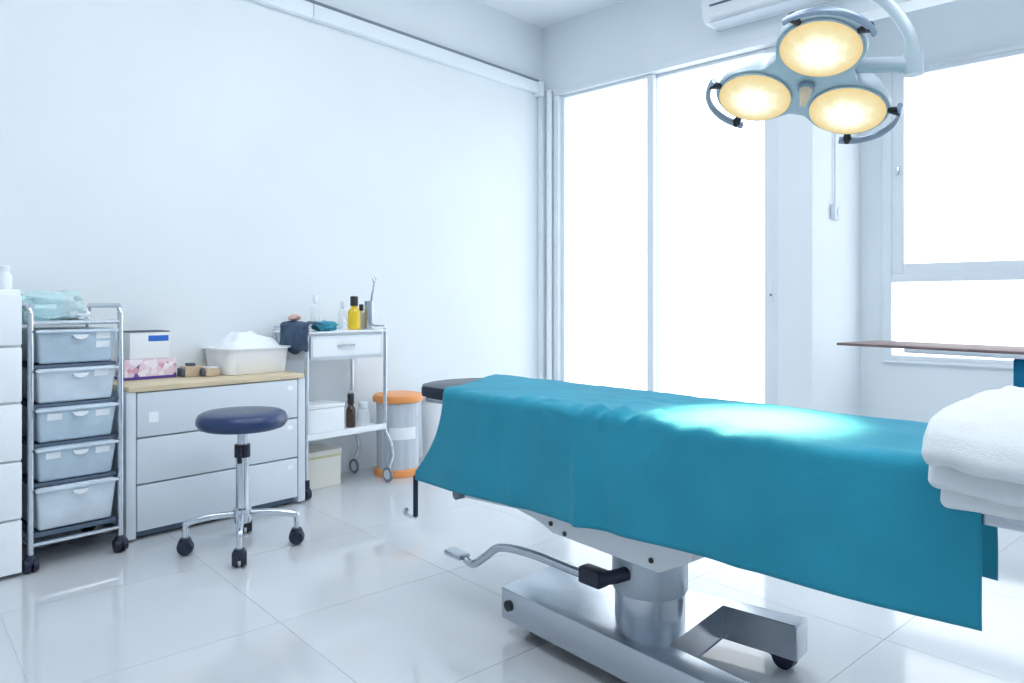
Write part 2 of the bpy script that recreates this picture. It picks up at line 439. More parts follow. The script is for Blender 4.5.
# ceiling light panels out of view above the room
def ceiling_panel(x, y, first=[None]):
    t = thing('ceiling_light', 'recessed square light panel in the white ceiling', 'ceiling light', (x, y, H - .035), 0, 'ceiling light panels')
    if first[0] is None:
        f = MB()
        f.bx(-.62, .62, .58, .62, 0, .034, .004); f.bx(-.62, .62, -.62, -.58, 0, .034, .004)
        f.bx(.58, .62, -.58, .58, 0, .034, .004); f.bx(-.62, -.58, -.58, .58, 0, .034, .004)
        first[0] = (f.build('frame', 'casing', t), MB().bx(-.58, .58, -.58, .58, .008, .03).build('diffuser', 'panel', t, smooth=False))
    else:
        for p in first[0]: copy_part(p, t)
for x in (-1.7, .3):
    for y in (.6, 2.3): ceiling_panel(x, y)

# air conditioner on the header
t = thing('air_conditioner', 'white wall-mounted air conditioner above the glass doors', 'air conditioner', (-1.68, YB, 2.73))
prof = [(-.001, 0), (-.16, .0), (-.20, .03), (-.215, .10), (-.205, .27), (-.17, .30), (-.001, .30)]
MB().prism(prof, -.46, .46, 'x', bevel=.012).build('housing', 'white_plastic', t)
MB().bx(-.40, .36, -.222, -.205, .086, .094).build('air_slot', 'gap_dark', t)
MB().bx(-.42, .40, -.185, -.05, -.006, .002, .002).build('louver', 'grey_plastic', t)

# ---------------------------------------------------------------- operating table
OT = (-1.06, 1.73, 0)
TR = math.radians(-6.4)                      # the table stands parallel to the floor joints
t = thing('operating_table', 'steel operating table with hydraulic column, forked base and foot lever', 'operating table', OT, TR)
cT, sT = math.cos(TR), math.sin(TR)
def L(x, y):                                 # room -> table coordinates
    dx, dy = x - OT[0], y - OT[1]; return (dx * cT + dy * sT, -dx * sT + dy * cT)
base = [L(-1.50, 1.60), L(-.70, 1.495), L(-.70, 1.575), L(-.935, 1.605), L(-.945, 1.93), L(-.73, 1.925), L(-.73, 2.005), L(-1.50, 1.90)]
fo = MB().prism(base, .045, .14, 'z', bevel=.006).build('base', 'steel', t, ang=30)
MB().cyl((*L(-1.465, 1.598), .092), (*L(-1.4655, 1.5905), .092), .016).build('end_bolt', 'black_cap', fo)
wheel = None
for x, y in ((-.78, 1.97), (-.76, 1.545), (-1.42, 1.67), (-1.42, 1.84)):
    lx, ly = L(x, y)
    if wheel is None:
        k = MB(); k.cyl((-.0, -.016, .032), (0, .016, .032), .0315, n=24); k.prism([(-.034, .03), (.034, .03), (.03, .06), (-.03, .06)], -.02, .02, 'y')
        wheel = k.build('caster', 'rubber', t, (lx, ly, .0))
    else: copy_part(wheel, t, (lx, ly, 0))
MB().lathe([(.096, .139), (.096, .215), (.09, .215)], n=40).build('column_sleeve', 'steel', t)
MB().lathe([(.100, .216), (.103, .222), (.103, .36)], n=40).build('column', 'column_paint', t)
# table carcass under the drape
poly = [(-.64, .362), (-.37, .382), (-.29, .376), (-.22, .345), (.15, .335), (.25, .39), (.25, .634), (-.64, .634)]
MB().prism(poly, -.16, .16, 'y', bevel=.006).build('carcass', 'grey_paint', t, ang=30)
for x, z in ((-.225, .372), (-.17, .356), (.13, .362)):
    MB().cyl((x, -.159, z), (x, -.164, z), .007, n=14).build('bolt', 'black_cap', t)
MB().cyl((-.645, -.15, .375), (-.645, -.185, .375), .017, n=18).build('rail_knob', 'cable', t)
for s in (-1, 1): MB().bx(-.56, .92, s * .217 - .005, s * .217 + .005, .632, .656, .002).build('side_rail', 'steel', t)
MB().bx(-.60, .94, -.212, .212, .635, .662, .006).build('table_frame', 'grey_paint', t)
MB().bx(-.60, .94, -.215, .215, .663, .712, .02).build('mattress', 'black_vinyl', t)
# headrest
MB().prism([(-.605, -.17), (-.84, -.17), (-.925, -.08), (-.945, .01), (-.925, .10), (-.84, .19), (-.605, .19)], .658, .672, 'z', bevel=.004).build('headrest_plate', 'steel', t)
MB().prism([(-.605, -.18), (-.85, -.18), (-.905, -.14), (-.94, -.08), (-.96, .01), (-.94, .10), (-.905, .16), (-.85, .20), (-.605, .20)], .673, .714, 'z', bevel=.014).build('headrest_pad', 'black_vinyl', t)
MB().bx(-.72, -.602, -.09, .09, .636, .658, .004).build('headrest_arm', 'steel', t)
# foot lever
lv = smooth_path([(-.06, -.145, .268), (-.12, -.15, .258), (-.30, -.155, .262), (-.44, -.165, .25), (-.50, -.175, .210), (-.555, -.18, .172), (-.59, -.185, .178)], 6)
lo = MB().tube(lv, .0125, 12).build('foot_lever', 'steel', t)
k = MB(); k.box((-.63, -.19, .187), (.085, .045, .018), .006, None); k.build('pedal_plate', 'steel', lo)
k = MB(); k.box((-.075, -.148, .262), (.075, .042, .045), .006); k.tube([(-.05, -.15, .262), (-.01, -.135, .275), (.0, -.10, .278)], .019, 12)
k.build('lever_clamp', 'rubber', t)
# bracket hanging at the head end
k = MB(); bx_, by_ = -.855, -.20
k.tube([(-.55, by_, .64), (-.57, by_, .50), (-.62, by_, .42), (-.66, by_, .405), (bx_ + .008, by_, .405), (bx_, by_, .398), (bx_, by_, .26)], .009, 8)
bo = k.build('hanging_bracket', 'rubber', t)
MB().tube([(bx_ + .001, by_, .258), (bx_ - .025, by_ - .003, .256), (bx_ - .05, by_ - .007, .258), (bx_ - .058, by_ - .007, .268), (bx_ - .045, by_ - .007, .275)], .008, 8).build('bracket_hook', 'chrome', bo)

# teal drape, in table coordinates
YN, YFar, ZT, R = -.228, .232, .722, .024
WT = YFar - YN - 2 * R; QR = R * PI / 2
def cross(s):
    """s in metres from the top near edge: negative hangs down in front, positive runs over the top, then down the back."""
    if s < -QR: return (YN, ZT - R + (s + QR), 0)
    if s < 0:
        a = -s / R; return (YN + R - R * math.sin(a), ZT - R + R * math.cos(a), .5)
    if s < WT: return (YN + R + s, ZT, 1)
    if s < WT + QR:
        a = (s - WT) / R; return (YFar - R + R * math.sin(a), ZT - R + R * math.cos(a), .5)
    return (YFar, ZT - R - (s - WT - QR), 2)
def sstep(a): a = max(0., min(1., a)); return a * a * (3 - 2 * a)
def drape_fn(u, v):
    S0 = -(.330 - .058 * u); S1 = WT + QR + .31
    s = S0 + (S1 - S0) * v
    y, z, k = cross(s)
    acr = max(0., min(1., s / WT)); fr = max(0, min(1, -s / .30))
    xl = -.655 - .26 * acr ** 1.1 - .14 * fr ** 1.8 + .025 * math.sin(fr * PI) ; xr = .862 - .105 * acr + .004 * fr
    x = xl + (xr - xl) * u
    hang = max(0, min(1, (ZT - R - z) / .22))
    n1 = noise.noise(Vector((x * 3.1, s * 1.2, 1.7))); n2 = noise.noise(Vector((x * 9, s * 7, 4.2))); n3 = noise.noise(Vector((x * 22 + 3 * s, s * 16, 9.1)))
    fold = .008 * math.sin(x * 11 + 1.2 + .8 * n1) + .010 * n1 + .004 * n2
    # a few long vertical folds in the hanging side
    for fx, fw, fa in ((-.06, .020, .016), (.02, .035, -.012), (-.33, .03, .006), (.38, .04, .006)): fold += fa * math.exp(-((x - fx - .04 * hang) / fw) ** 2)
    sgn = -1 if y < 0 else 1
    if k != 1: y += sgn * (.006 + hang * (.018 + fold)) + n2 * .004
    # wrinkles on the top, gathered along the near edge
    near = math.exp(-((s - .012) / .045) ** 2)
    mid = math.exp(-((x - .06) / .30) ** 2)
    if k != 2 and s > -.10:
        crease = max(0, 1 - abs(noise.noise(Vector((x * 10 + s * 6, s * 9 - x * 3, 2.2)))) * 3.2)
        crease2 = max(0, 1 - abs(noise.noise(Vector((x * 17 - s * 8, s * 13 + x * 2, 7.2)))) * 3.0)
        z += .002 * n2 + .001 * n3 + near * (.30 + mid) * (.016 * n2 + .012 * n3) + (.25 + mid) * (.006 * crease + .004 * crease2) * max(.3, near)
        y += near * (.3 + mid) * (.012 * n3 + .010 * n2 - .006 * crease2)
    elif s <= -.10: y += .0012 * n3
    z += hang * .004 * n1
    if k == 2: pass
    return (x, y, z)
k = MB().grid(drape_fn, 240, 110)
dr = k.build('surgical_drape', 'teal', None, OT, ang=180); dr.rotation_euler = (0, 0, TR)
tag(dr, 'teal surgical drape spread over the operating table and hanging down its side', 'drape')
sm = dr.modifiers.new('thickness', 'SOLIDIFY'); sm.thickness = .0025; sm.offset = 0

# folded white towels over the foot end
def towel(name, label, path, th, x0, x1, seed, c, rz, rough=.004, parent=None):
    P = smooth_path([(0, a, b_) for a, b_ in path], 7); k = len(P); n = 14; mb = MB()
    loops = []
    tang = [(P[min(i + 1, k - 1)] - P[max(i - 1, 0)]).normalized() for i in range(k)]
    def loop(scale):
        out = []
        for i in range(k): nn = Vector((0, -tang[i].z, tang[i].y)); out.append(P[i] + nn * th / 2 * scale)
        t = tang[-1]; nn = Vector((0, -t.z, t.y))
        for j in range(1, n): a = PI / 2 - PI * j / n; out.append(P[-1] + (t * math.cos(a) + nn * math.sin(a)) * th / 2 * scale)
        for i in reversed(range(k)): nn = Vector((0, -tang[i].z, tang[i].y)); out.append(P[i] - nn * th / 2 * scale)
        t = -tang[0]; nn = Vector((0, t.z, -t.y))
        for j in range(1, n): a = PI / 2 - PI * j / n; out.append(P[0] + (t * math.cos(a) + nn * math.sin(a)) * th / 2 * scale)
        return out
    er = th * .5; xs = []
    for j in range(9): a = PI / 2 * j / 8; xs.append((x0 + er * (1 - math.sin(a)), max(.12, math.cos(PI / 2 - a))))
    xs = [(x0 + er * (1 - math.cos(PI / 2 * j / 8)), max(.10, math.sin(PI / 2 * j / 8))) for j in range(9)]
    m = 14
    xs += [(x0 + er + (x1 - x0 - 2 * er) * j / m, 1) for j in range(1, m)]
    xs += [(x1 - er * (1 - math.cos(PI / 2 * j / 8)), max(.10, math.sin(PI / 2 * j / 8))) for j in range(8, -1, -1)]
    rings = []
    for x, s_ in xs:
        ring = []
        for p in loop(s_):
            q = Vector((x, p.y, p.z)); d = noise.noise(q * 9 + Vector((seed, 0, 0))) * rough + noise.noise(q * 30 + Vector((seed, 3, 0))) * rough * .4
            ring.append(mb.bm.verts.new(q + Vector((d * .6, d * .8, d))))
        rings.append(ring)
    N = len(rings[0])
    for a, b_ in zip(rings, rings[1:]):
        for i in range(N): mb.bm.faces.new((a[i], a[(i + 1) % N], b_[(i + 1) % N], b_[i]))
    mb.bm.faces.new(rings[0][::-1]); mb.bm.faces.new(rings[-1])
    if parent: return mb.build(name, 'towel', parent, None, ang=180)
    o = mb.build(name, 'towel', None, c, ang=180); o.rotation_euler = (0, 0, rz)
    return tag(o, label, 'towel', 'white towels on the foot end of the operating table')
TC = (-.150, 1.60, .722)
towel('towel', 'thin folded white towel lying directly on the teal drape', [(.20, .018), (0, .018), (-.13, .017), (-.175, .006), (-.198, -.03), (-.202, -.056)], .030, -.115, .11, 3, TC, math.radians(-7))
tw = thing('towel', 'thick folded white terry towel on top of the thinner towel', 'towel', TC, math.radians(-7), 'white towels on the foot end of the operating table')
towel('ply', '', [(.17, .050), (0, .051), (-.135, .048), (-.195, .034), (-.225, .004), (-.233, -.022)], .030, -.126, .105, 11, None, 0, .006, tw)
towel('ply', '', [(.16, .084), (.05, .088), (-.04, .087), (-.14, .083), (-.205, .071), (-.245, .046), (-.262, .022)], .040, -.130, .11, 17, None, 0, .012, tw)

# ---------------------------------------------------------------- surgical lamp
LP = Vector((-.78, 2.13, 1.63)); nz = Vector((-.02, .443, .896)).normalized()
lx_ = Vector((0, 1, 0)).cross(nz).normalized(); ly_ = nz.cross(lx_)
RM = Matrix((lx_, ly_, nz)).transposed()
t = thing('surgical_lamp', 'ceiling surgical lamp with three lit round heads and curved grab rails', 'surgical lamp', LP)
def lobj(o): o.rotation_euler = RM.to_euler(); return o
heads = [math.radians(a) for a in (-58, 62, 181)]
HR, RR = .155, .106
# three-lobed housing
out = []
for i in range(120):
    a = 2 * PI * i / 120
    rr = .06
    for h in heads:
        d = math.cos(a - h); disc = (RR + .012) ** 2 - HR ** 2 * (1 - d * d)
        if disc > 0 and d > 0: rr = max(rr, HR * d + math.sqrt(disc))
    out.append(max(rr, .135))
for _ in range(3): out = [(out[i - 1] + out[i] * 2 + out[(i + 1) % 120]) / 4 for i in range(120)]
b = MB(); rings = []
for sc_, z in ((.10, .108), (.45, .104), (.70, .088), (.88, .060), (.97, .030), (1.0, .010), (.985, .002)):
    rings.append([b.bm.verts.new((out[i] * sc_ * math.cos(2 * PI * i / 120), out[i] * sc_ * math.sin(2 * PI * i / 120), z)) for i in range(120)])
for r1, r2 in zip(rings, rings[1:]):
    for i in range(120): b.bm.faces.new((r1[i], r1[(i + 1) % 120], r2[(i + 1) % 120], r2[i]))
b.bm.faces.new(rings[0]); b.bm.faces.new(rings[-1][::-1])
lobj(b.build('housing', 'lamp_body', t, ang=35))
for h in heads:
    hx, hy = HR * math.cos(h), HR * math.sin(h)
    # head: bezel ring, lens, grab rail, clips
    hd = MB().lathe([(RR - .002, .004), (RR + .0015, .0), (RR + .0015, -.005), (RR - .001, -.006), (RR - .002, -.003)], n=48, caps=False).build('head_bezel', 'lamp_body', t)
    hd.location = RM @ Vector((hx, hy, 0)); hd.rotation_euler = RM.to_euler()
    ln = MB().lathe([(.0005, -.022), (.04, -.020), (.075, -.014), (RR - .0015, -.005)], n=48).build('lens', 'lens', t)
    ln.location = RM @ Vector((hx, hy, 0)); ln.rotation_euler = RM.to_euler()
    lg = bpy.data.lights.new('lamp_beam', 'SPOT'); lg.energy = LAMP_POWER; lg.spot_size = math.radians(31); lg.spot_blend = 1.0; lg.shadow_soft_size = .05
    lg.color = (1.0, .70, .37)
    lo = bpy.data.objects.new('lamp_beam', lg); col.objects.link(lo); lo.parent = t
    lo.location = RM @ Vector((hx, hy, -.03))
    aim = Vector((-.735, 1.66, .72)) - (LP + lo.location)
    lo.rotation_euler = aim.to_track_quat('-Z', 'Y').to_euler()
    rail = []
    for i in range(17):
        a = h + math.radians(-54 + 108 * i / 16); rail.append((hx + .139 * math.cos(a), hy + .139 * math.sin(a), -.004))
    lobj(MB().tube(rail, .0125, 10, flat=.6).build('grab_rail', 'lamp_dark', t))
    for e in (-1, 1):
        a = h + math.radians(44 * e)
        p0 = Vector((hx + .100 * math.cos(a), hy + .100 * math.sin(a), .004)); p1 = Vector((hx + .142 * math.cos(a), hy + .142 * math.sin(a), -.004))
        lobj(MB().cyl(p0, p1, .007, .0145, 12).build('rail_clip', 'black_cap', t))
lobj(MB().lathe([(.018, .004), (.018, -.018), (.013, -.02), (.013, -.045), (.010, -.05), (.010, -.066), (.006, -.07)], n=24).build('sterile_handle', 'sterile_handle', t))
lobj(MB().lathe([(.024, .0), (.024, -.012), (.020, -.014)], n=24).build('handle_collar', 'lamp_dark', t))
# side arm, elbow and curved yoke up to the ceiling stem
p0 = RM @ Vector((.10, .0, .045)); el = Vector((.275, .02, .008))
k = MB(); k.tube([p0, p0.lerp(el, .5), el], .021, 14); k.build('side_arm', 'lamp_body', t)
k = MB(); k.cyl(el - Vector((.0, .0, .028)), el + Vector((0, 0, .03)), .024, n=20); k.build('elbow', 'lamp_body', t)
yk = smooth_path([el + Vector((0, 0, .02)), el + Vector((-.012, 0, .09)), el + Vector((-.065, .005, .18)), el + Vector((-.14, .01, .25)), el + Vector((-.24, .015, .31)), el + Vector((-.295, .02, .33))], 6)
MB().tube(yk, .016, 12).build('yoke_arm', 'lamp_body', t)
sx, sy = 0., .04
MB().cyl((sx, sy, .32), (sx, sy, 3.13 - 1.63 - .03), .022, n=20).build('ceiling_stem', 'lamp_body', t)
MB().cyl((sx, sy, .31), (sx, sy, .40), .034, n=20).build('stem_joint', 'lamp_body', t)
MB().lathe([(.10, 1.498), (.10, 1.47), (.05, 1.42), (.024, 1.41)], (sx, sy, 0), 32).build('ceiling_rose', 'white_plastic', t)

# ---------------------------------------------------------------- stool
t = thing('swivel_stool', 'round navy vinyl swivel stool on a chrome four-wheeled base', 'stool', (-2.79, 1.435, 0))
MB().lathe([(.005, .49), (.145, .49), (.165, .497), (.176, .515), (.176, .533), (.168, .55), (.15, .559), (.08, .562), (.004, .562)], n=48).build('seat', 'vinyl', t)
MB().lathe([(.02, .40), (.02, .475), (.075, .48), (.075, .489)], n=24).build('seat_post', 'chrome', t)
MB().lathe([(.026, .12), (.026, .38), (.022, .405)], n=24).build('column', 'chrome', t)
k = MB(); k.lathe([(.031, .375), (.031, .425)], n=20); k.tube([(.0, -.01, .42), (.03, -.03, .41), (.048, -.035, .36)], .009, 8); k.build('height_lever', 'rubber', t)
MB().lathe([(.034, .11), (.036, .12), (.036, .165), (.03, .17)], n=24).build('hub', 'chrome', t)
first = None
for a in (-30, -117, 57, 149):
    A = math.radians(a)
    if first is None:
        k = MB(); k.tube(smooth_path([(.02, 0, .145), (.12, 0, .142), (.20, 0, .128), (.212, 0, .115)], 4), .0135, 10, flat=.9); k.cyl((.212, 0, .12), (.212, 0, .068), .011, n=12)
        lg_ = k.build('leg', 'chrome', t)
        k = MB()
        for s in (-1, 1): k.cyl((.212, s * .006, .032), (.212, s * .026, .032), .032, .026, n=20)
        k.lathe([(.027, .030), (.028, .05), (.02, .068)], (.212, 0, 0), n=16)
        k.build('caster', 'rubber', lg_)
        lg_.rotation_euler = (0, 0, A); first = lg_
    else: copy_part(first, t, None, A)

# ---------------------------------------------------------------- drawer units on the left wall
def cabinet_white():
    t = thing('drawer_cabinet', 'tall white five-drawer plastic cabinet beside the wheeled drawer rack', 'cabinet', (-3.33, .458, 0))
    b = MB(); b.bx(-.25, .215, -.29, .29, .01, 1.05, .008); b.build('body', 'white_plastic', t)
    zs = [.012, .211, .424, .636, .842, 1.035]
    for a, c in zip(zs, zs[1:]):
        d = MB().bx(.216, .235, -.288, .288, a + .004, c - .004, .006).build('drawer', 'white_plastic', t)
        MB().bx(.236, .246, -.10, .10, c - .045, c - .03, .003).build('handle', 'white_plastic', d)
cabinet_white()
o = MB().lathe([(.02, 0), (.024, .006), (.024, .05), (.016, .062), (.016, .066), (.018, .07), (.018, .085), (.014, .088)], n=20).build('pump_bottle', 'white_plastic', None, (-3.20, .715, 1.051))
tag(o, 'small white bottle standing on the tall white cabinet', 'bottle')

t = thing('drawer_rack', 'chrome wheeled rack with five translucent plastic drawers', 'drawer rack', (-3.31, .93, 0))
yw0, yw1, xd0, xd1 = -.152, .158, -.19, .19
for y in (yw0, yw1):
    pts = [(xd1, y, .065), (xd1, y, .94)] + arc((xd1 - .035, y, .955), .035, 0, PI / 2, 5, 'xz') + arc((xd0 + .035, y, .955), .035, PI / 2, PI, 5, 'xz') + [(xd0, y, .94), (xd0, y, .065)]
    MB().tube(pts, .0105, 10).build('side_frame', 'chrome', t)
    MB().tube([(xd1, y, .10), (0, y, .10), (xd0, y, .10)], .008, 8).build('crossbar', 'chrome', t)
for x in (xd0, xd1):
    MB().tube([(x, yw0, .10), (x, 0, .10), (x, yw1, .10)], .008, 8).build('crossbar', 'chrome', t)
    MB().tube([(x, yw0, .925), (x, 0, .925), (x, yw1, .925)], .008, 8).build('crossbar', 'chrome', t)
b = MB(); b.bx(xd0 + .01, xd1 - .005, yw0 + .013, yw1 - .013, .918, .932, .004); b.build('top_shelf', 'grey_plastic', t)
DZ = [.768, .620, .472, .324, .142]
for i, z in enumerate(DZ):
    hgt = .132 if i < 4 else .163
    y0, y1 = yw0 + .016, yw1 - .016
    # tapered bin with lip
    b = MB()
    lo_ = [(xd0 + .03, y0 + .012), (xd1 - .012, y0 + .012), (xd1 - .012, y1 - .012), (xd0 + .03, y1 - .012)]
    hi_ = [(xd0 + .02, y0), (xd1 + .012, y0), (xd1 + .012, y1), (xd0 + .02, y1)]
    va = [b.bm.verts.new((*p, z)) for p in lo_]; vb = [b.bm.verts.new((*p, z + hgt)) for p in hi_]
    fs = [b.bm.faces.new((va[j], va[(j + 1) % 4], vb[(j + 1) % 4], vb[j])) for j in range(4)] + [b.bm.faces.new(va[::-1]), b.bm.faces.new(vb)]
    bmesh.ops.bevel(b.bm, geom=list({e for f in fs for e in f.edges}), offset=.012, segments=3, affect='EDGES', profile=.5)
    d = b.build('drawer', 'drawer_pale' if i in (1, 4) else 'drawer_plastic', t)
    MB().bx(xd1 - .01, xd1 + .022, y0 - .004, y1 + .004, z + hgt - .012, z + hgt - .003, .003).build('lip', 'drawer_pale', d)
    k = MB(); k.prism([(-.028, .0), (.028, .0), (.02, -.012), (0, -.018), (-.02, -.012)], 0, .012, 'x', Matrix.Translation((xd1 + .008, .01, z + hgt - .022))); k.build('handle', 'white_plastic', d)
    slope = -math.atan2(.024, hgt)
    for sy_, sz in {0: [(.092, .105), (.092, .07)], 1: [(.085, .108)], 2: [(-.075, .098), (.09, .098)], 3: [(-.08, .10), (.09, .10)], 4: []}[i]:
        fx = xd1 - .012 + .024 * sz / hgt + .0012
        mb = MB(); mb.box((0, 0, 0), (.002, .05, .026)); st = mb.build('sticker', 'sticker', d, (fx, sy_, z + sz)); st.rotation_euler = (0, -slope, 0)
    if i < 4:
        MB().bx(xd0 + .01, xd1 - .012, yw0 + .012, yw1 - .012, z - .014, z - .002).build('runner_shelf', 'gap_dark', t)  # dark plate stands for the shaded gap between drawers
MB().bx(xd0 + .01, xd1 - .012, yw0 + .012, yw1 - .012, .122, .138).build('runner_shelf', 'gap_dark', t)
for x in (xd0, xd1):
    for y in (yw0, yw1):
        k = MB()
        for s in (-1, 1): k.cyl((x, y + s * .005, .029), (x, y + s * .023, .029), .029, .024, n=20)
        k.lathe([(.022, .03), (.024, .05), (.014, .066)], (x, y, 0), n=16)
        k.build('caster', 'rubber', t)

# bag and packets on the rack
t = thing('plastic_bag', 'crumpled clear cyan plastic bag of packets on the drawer rack', 'bag', (-3.30, .91, .933))
k = MB(); k.blob((0, -.03, .055), (.22, .24, .11), .25, 2.6, 28, 3.1, .65); k.build('film', 'bag_film', t)
k = MB(); k.box((.02, -.08, .06), (.10, .085, .11), .006, Matrix.Rotation(.18, 4, 'X')); k.build('packet', 'packet_cyan', t)
k = MB(); k.box((-.02, -.02, .055), (.09, .07, .095), .006, Matrix.Rotation(-.1, 4, 'X')); k.build('packet', 'packet_cyan', t)
k = MB(); k.blob((.03, .06, .028), (.12, .10, .055), .3, 3., 20, 8.); k.build('packet', 'cotton', t)

# three-drawer chest with wood top
t = thing('drawer_chest', 'pale grey three-drawer plastic chest with a wood laminate top', 'chest', (-3.39, 1.556, 0))
MB().bx(-.195, .165, -.405, .405, .03, .625, .006).build('body', 'chest_body', t)
for s in (-1, 1): MB().bx(.15, .195, s * .40 - .02, s * .40 + .02, .012, .628, .006).build('corner_post', 'grey_plastic', t)
for a, c in ((.04, .232), (.238, .428), (.434, .622)):
    d = MB().bx(.166, .194, -.376, .376, a, c, .005).build('drawer', 'grey_plastic', t)
    MB().bx(.194, .1955, -.33, -.29, c - .13, c - .085).build('label_holder', 'sticker', d) if c > .6 else None
    MB().bx(.194, .1955, .32, .35, c - .05, c - .03).build('label_holder', 'sticker', d)
MB().bx(.14, .165, -.37, .37, .012, .04).build('plinth', 'gap_dark', t)
for x in (-.17, .12):
    for y in (-.37, .37): MB().lathe([(.02, 0), (.022, .03)], (x, y, 0), 14).build('foot', 'gap_dark', t)
MB().bx(-.20, .20, -.412, .412, .626, .65, .004).build('wood_top', 'wood', t)

# things on the chest
CT = .651
t = thing('glove_box', 'pink patterned glove box beneath the white blue-labelled box', 'box', (-3.525, 1.34, CT))
MB().bx(-.06, .06, -.115, .115, 0, .092, .003).build('carton', 'pink_card', t)
MB().bx(-.061, .061, -.116, .116, .0, .013, .002).build('printed_band', 'purple_print', t)
t = thing('glove_box', 'white box with a blue label stacked on the pink patterned box', 'box', (-3.53, 1.35, CT + .093))
MB().bx(-.06, .06, -.10, .075, 0, .122, .003).build('carton', 'white_plastic', t)
MB().bx(.06, .0615, -.02, .07, .080, .106).build('printed_label', 'blue_print', t)
MB().bx(-.061, .062, -.101, .076, .122, .127, .001).build('lid_edge', 'dark_print', t)
t = thing('tape_box', 'small tan box with dark ends beside the pink patterned box', 'box', (-3.46, 1.525, CT))
MB().bx(-.035, .035, -.045, .05, 0, .048, .004).build('carton', 'tan_card', t)
MB().bx(-.03, .034, -.058, -.045, 0, .04, .004).build('dark_end', 'dark_print', t)
MB().bx(-.03, .02, -.02, .01, .048, .062, .003).build('flap', 'dark_print', t)
t = thing('tape_box', 'smaller pale tan box with a dark cap next to the basin', 'box', (-3.40, 1.585, CT))
MB().bx(-.03, .03, -.028, .035, 0, .038, .004).build('carton', 'tan_card', t)
MB().cyl((.0, -.042, .02), (.0, -.029, .02), .019, n=16).build('dark_cap', 'dark_print', t)
MB().bx(-.028, .028, -.022, .03, .038, .044, .002).build('lid', 'white_plastic', t)

t = thing('plastic_basin', 'white plastic basin heaped with white gauze on the wood-topped chest', 'basin', (-3.45, 1.80, CT))
b = MB(); prof = [(.118, .155, 0.), (.122, .16, .004), (.138, .172, .120), (.150, .184, .122), (.150, .184, .129), (.134, .168, .127), (.118, .156, .010)]
n = 48; rings = []
for ax, ay, z in prof:
    r_ = []
    for i in range(n):
        a = 2 * PI * i / n; cx, cy = math.cos(a), math.sin(a); p = .32
        r_.append(b.bm.verts.new((ax * math.copysign(abs(cx) ** p, cx), ay * math.copysign(abs(cy) ** p, cy), z)))
    rings.append(r_)
for r1, r2 in zip(rings, rings[1:]):
    for i in range(n): b.bm.faces.new((r1[i], r1[(i + 1) % n], r2[(i + 1) % n], r2[i]))
b.bm.faces.new(rings[0][::-1]); b.bm.faces.new(rings[-1])
b.build('tub', 'bright_white', t)
def heap(u, v):
    a = 2 * PI * u; r = v; p = .55
    cx, cy = math.cos(a), math.sin(a); x = .128 * r * math.copysign(abs(cx) ** p, cx); y = .165 * r * math.copysign(abs(cy) ** p, cy)
    q = Vector((x * 11, y * 11, 1.3)); c1 = max(0, 1 - abs(noise.noise(q)) * 2.5); c2 = noise.noise(q * 2.1)
    return (x, y, .110 + .090 * (1 - r ** 2.6) * (.85 + .14 * c1 + .25 * c2))
k = MB().grid(heap, 56, 20, wrap_u=True)
rim = [r_[-1] for r_ in k.rows]
lowr = [k.bm.verts.new((v.co.x * .9, v.co.y * .9, .02)) for v in rim]
for i in range(56): k.bm.faces.new((rim[i], rim[(i + 1) % 56], lowr[(i + 1) % 56], lowr[i]))
k.bm.faces.new(lowr)
g = k.build('gauze', 'cotton', None, (-3.45, 1.80, CT), ang=180)
tag(g, 'crumpled white gauze heaped in the white basin', 'gauze')

# ---------------------------------------------------------------- instrument trolley
t = thing('instrument_trolley', 'two-tier white steel trolley with a drawer and castered legs', 'trolley', (-3.40, 2.245, 0))
tx0, tx1, ty0, ty1 = -.155, .16, -.235, .262
wheel_o = None
for x, y in ((tx1, ty0), (tx1, ty1), (tx0, ty0), (tx0, ty1)):
    s = 1 if y > 0 else -1
    if y > 0: pts = smooth_path([(x, y, .86), (x, y, .60), (x, y, .33), (x, y, .29), (x + .01, y + .03, .22), (x + .012, y + .042, .15), (x + .01, y + .025, .09)], 4)
    else: pts = [(x, y, .86), (x, y, .4), (x, y, .08)]
    lg_ = MB().tube(pts, .0105, 10).build('leg', 'chrome', t)
    ex, ey = (x + .01, y + .022) if y > 0 else (x, y)
    if y > 0:
        k = MB()
        k.tube([(ex + .034 * math.cos(a), ey - .012, .042 + .034 * math.sin(a)) for a in [2 * PI * i / 24 for i in range(24)]], .0085, 8, closed=True)
        k.build('tyre', 'cable', lg_)
        k = MB(); k.cyl((ex, ey - .018, .042), (ex, ey - .006, .042), .027, n=18); k.box((ex, ey, .075), (.018, .008, .05), .002); k.build('caster_hub', 'grey_paint', lg_)
    else:
        k = MB(); k.cyl((ex, ey - .013, .031), (ex, ey + .013, .031), .03, n=18); k.lathe([(.016, .05), (.016, .10)], (ex, ey, 0), n=14); k.build('caster', 'rubber', lg_)
MB().bx(tx0 - .005, tx1 + .012, ty0 - .012, ty1 + .012, .842, .852, .003).build('top_tray', 'white_plastic', t)
k = MB()
for a in (((tx0, ty0, .872), (tx1, ty0, .872)), ((tx0, ty1, .872), (tx1, ty1, .872)), ((tx0, ty0, .872), (tx0, ty1, .872))): k.tube([a[0], Vector(a[0]).lerp(Vector(a[1]), .5), a[1]], .006, 8)
k.build('guard_rail', 'chrome', t)
MB().bx(tx0 + .012, tx1 - .012, ty0 + .012, ty1 - .012, .70, .841, .004).build('drawer_case', 'white_plastic', t)
d = MB().bx(tx1 - .011, tx1 + .004, ty0 + .022, ty1 - .022, .712, .828, .004).build('drawer', 'grey_plastic', t)
MB().bx(tx1 + .004, tx1 + .0055, ty0 + .034, ty1 - .034, .724, .816).build('drawer_panel', 'white_plastic', d)
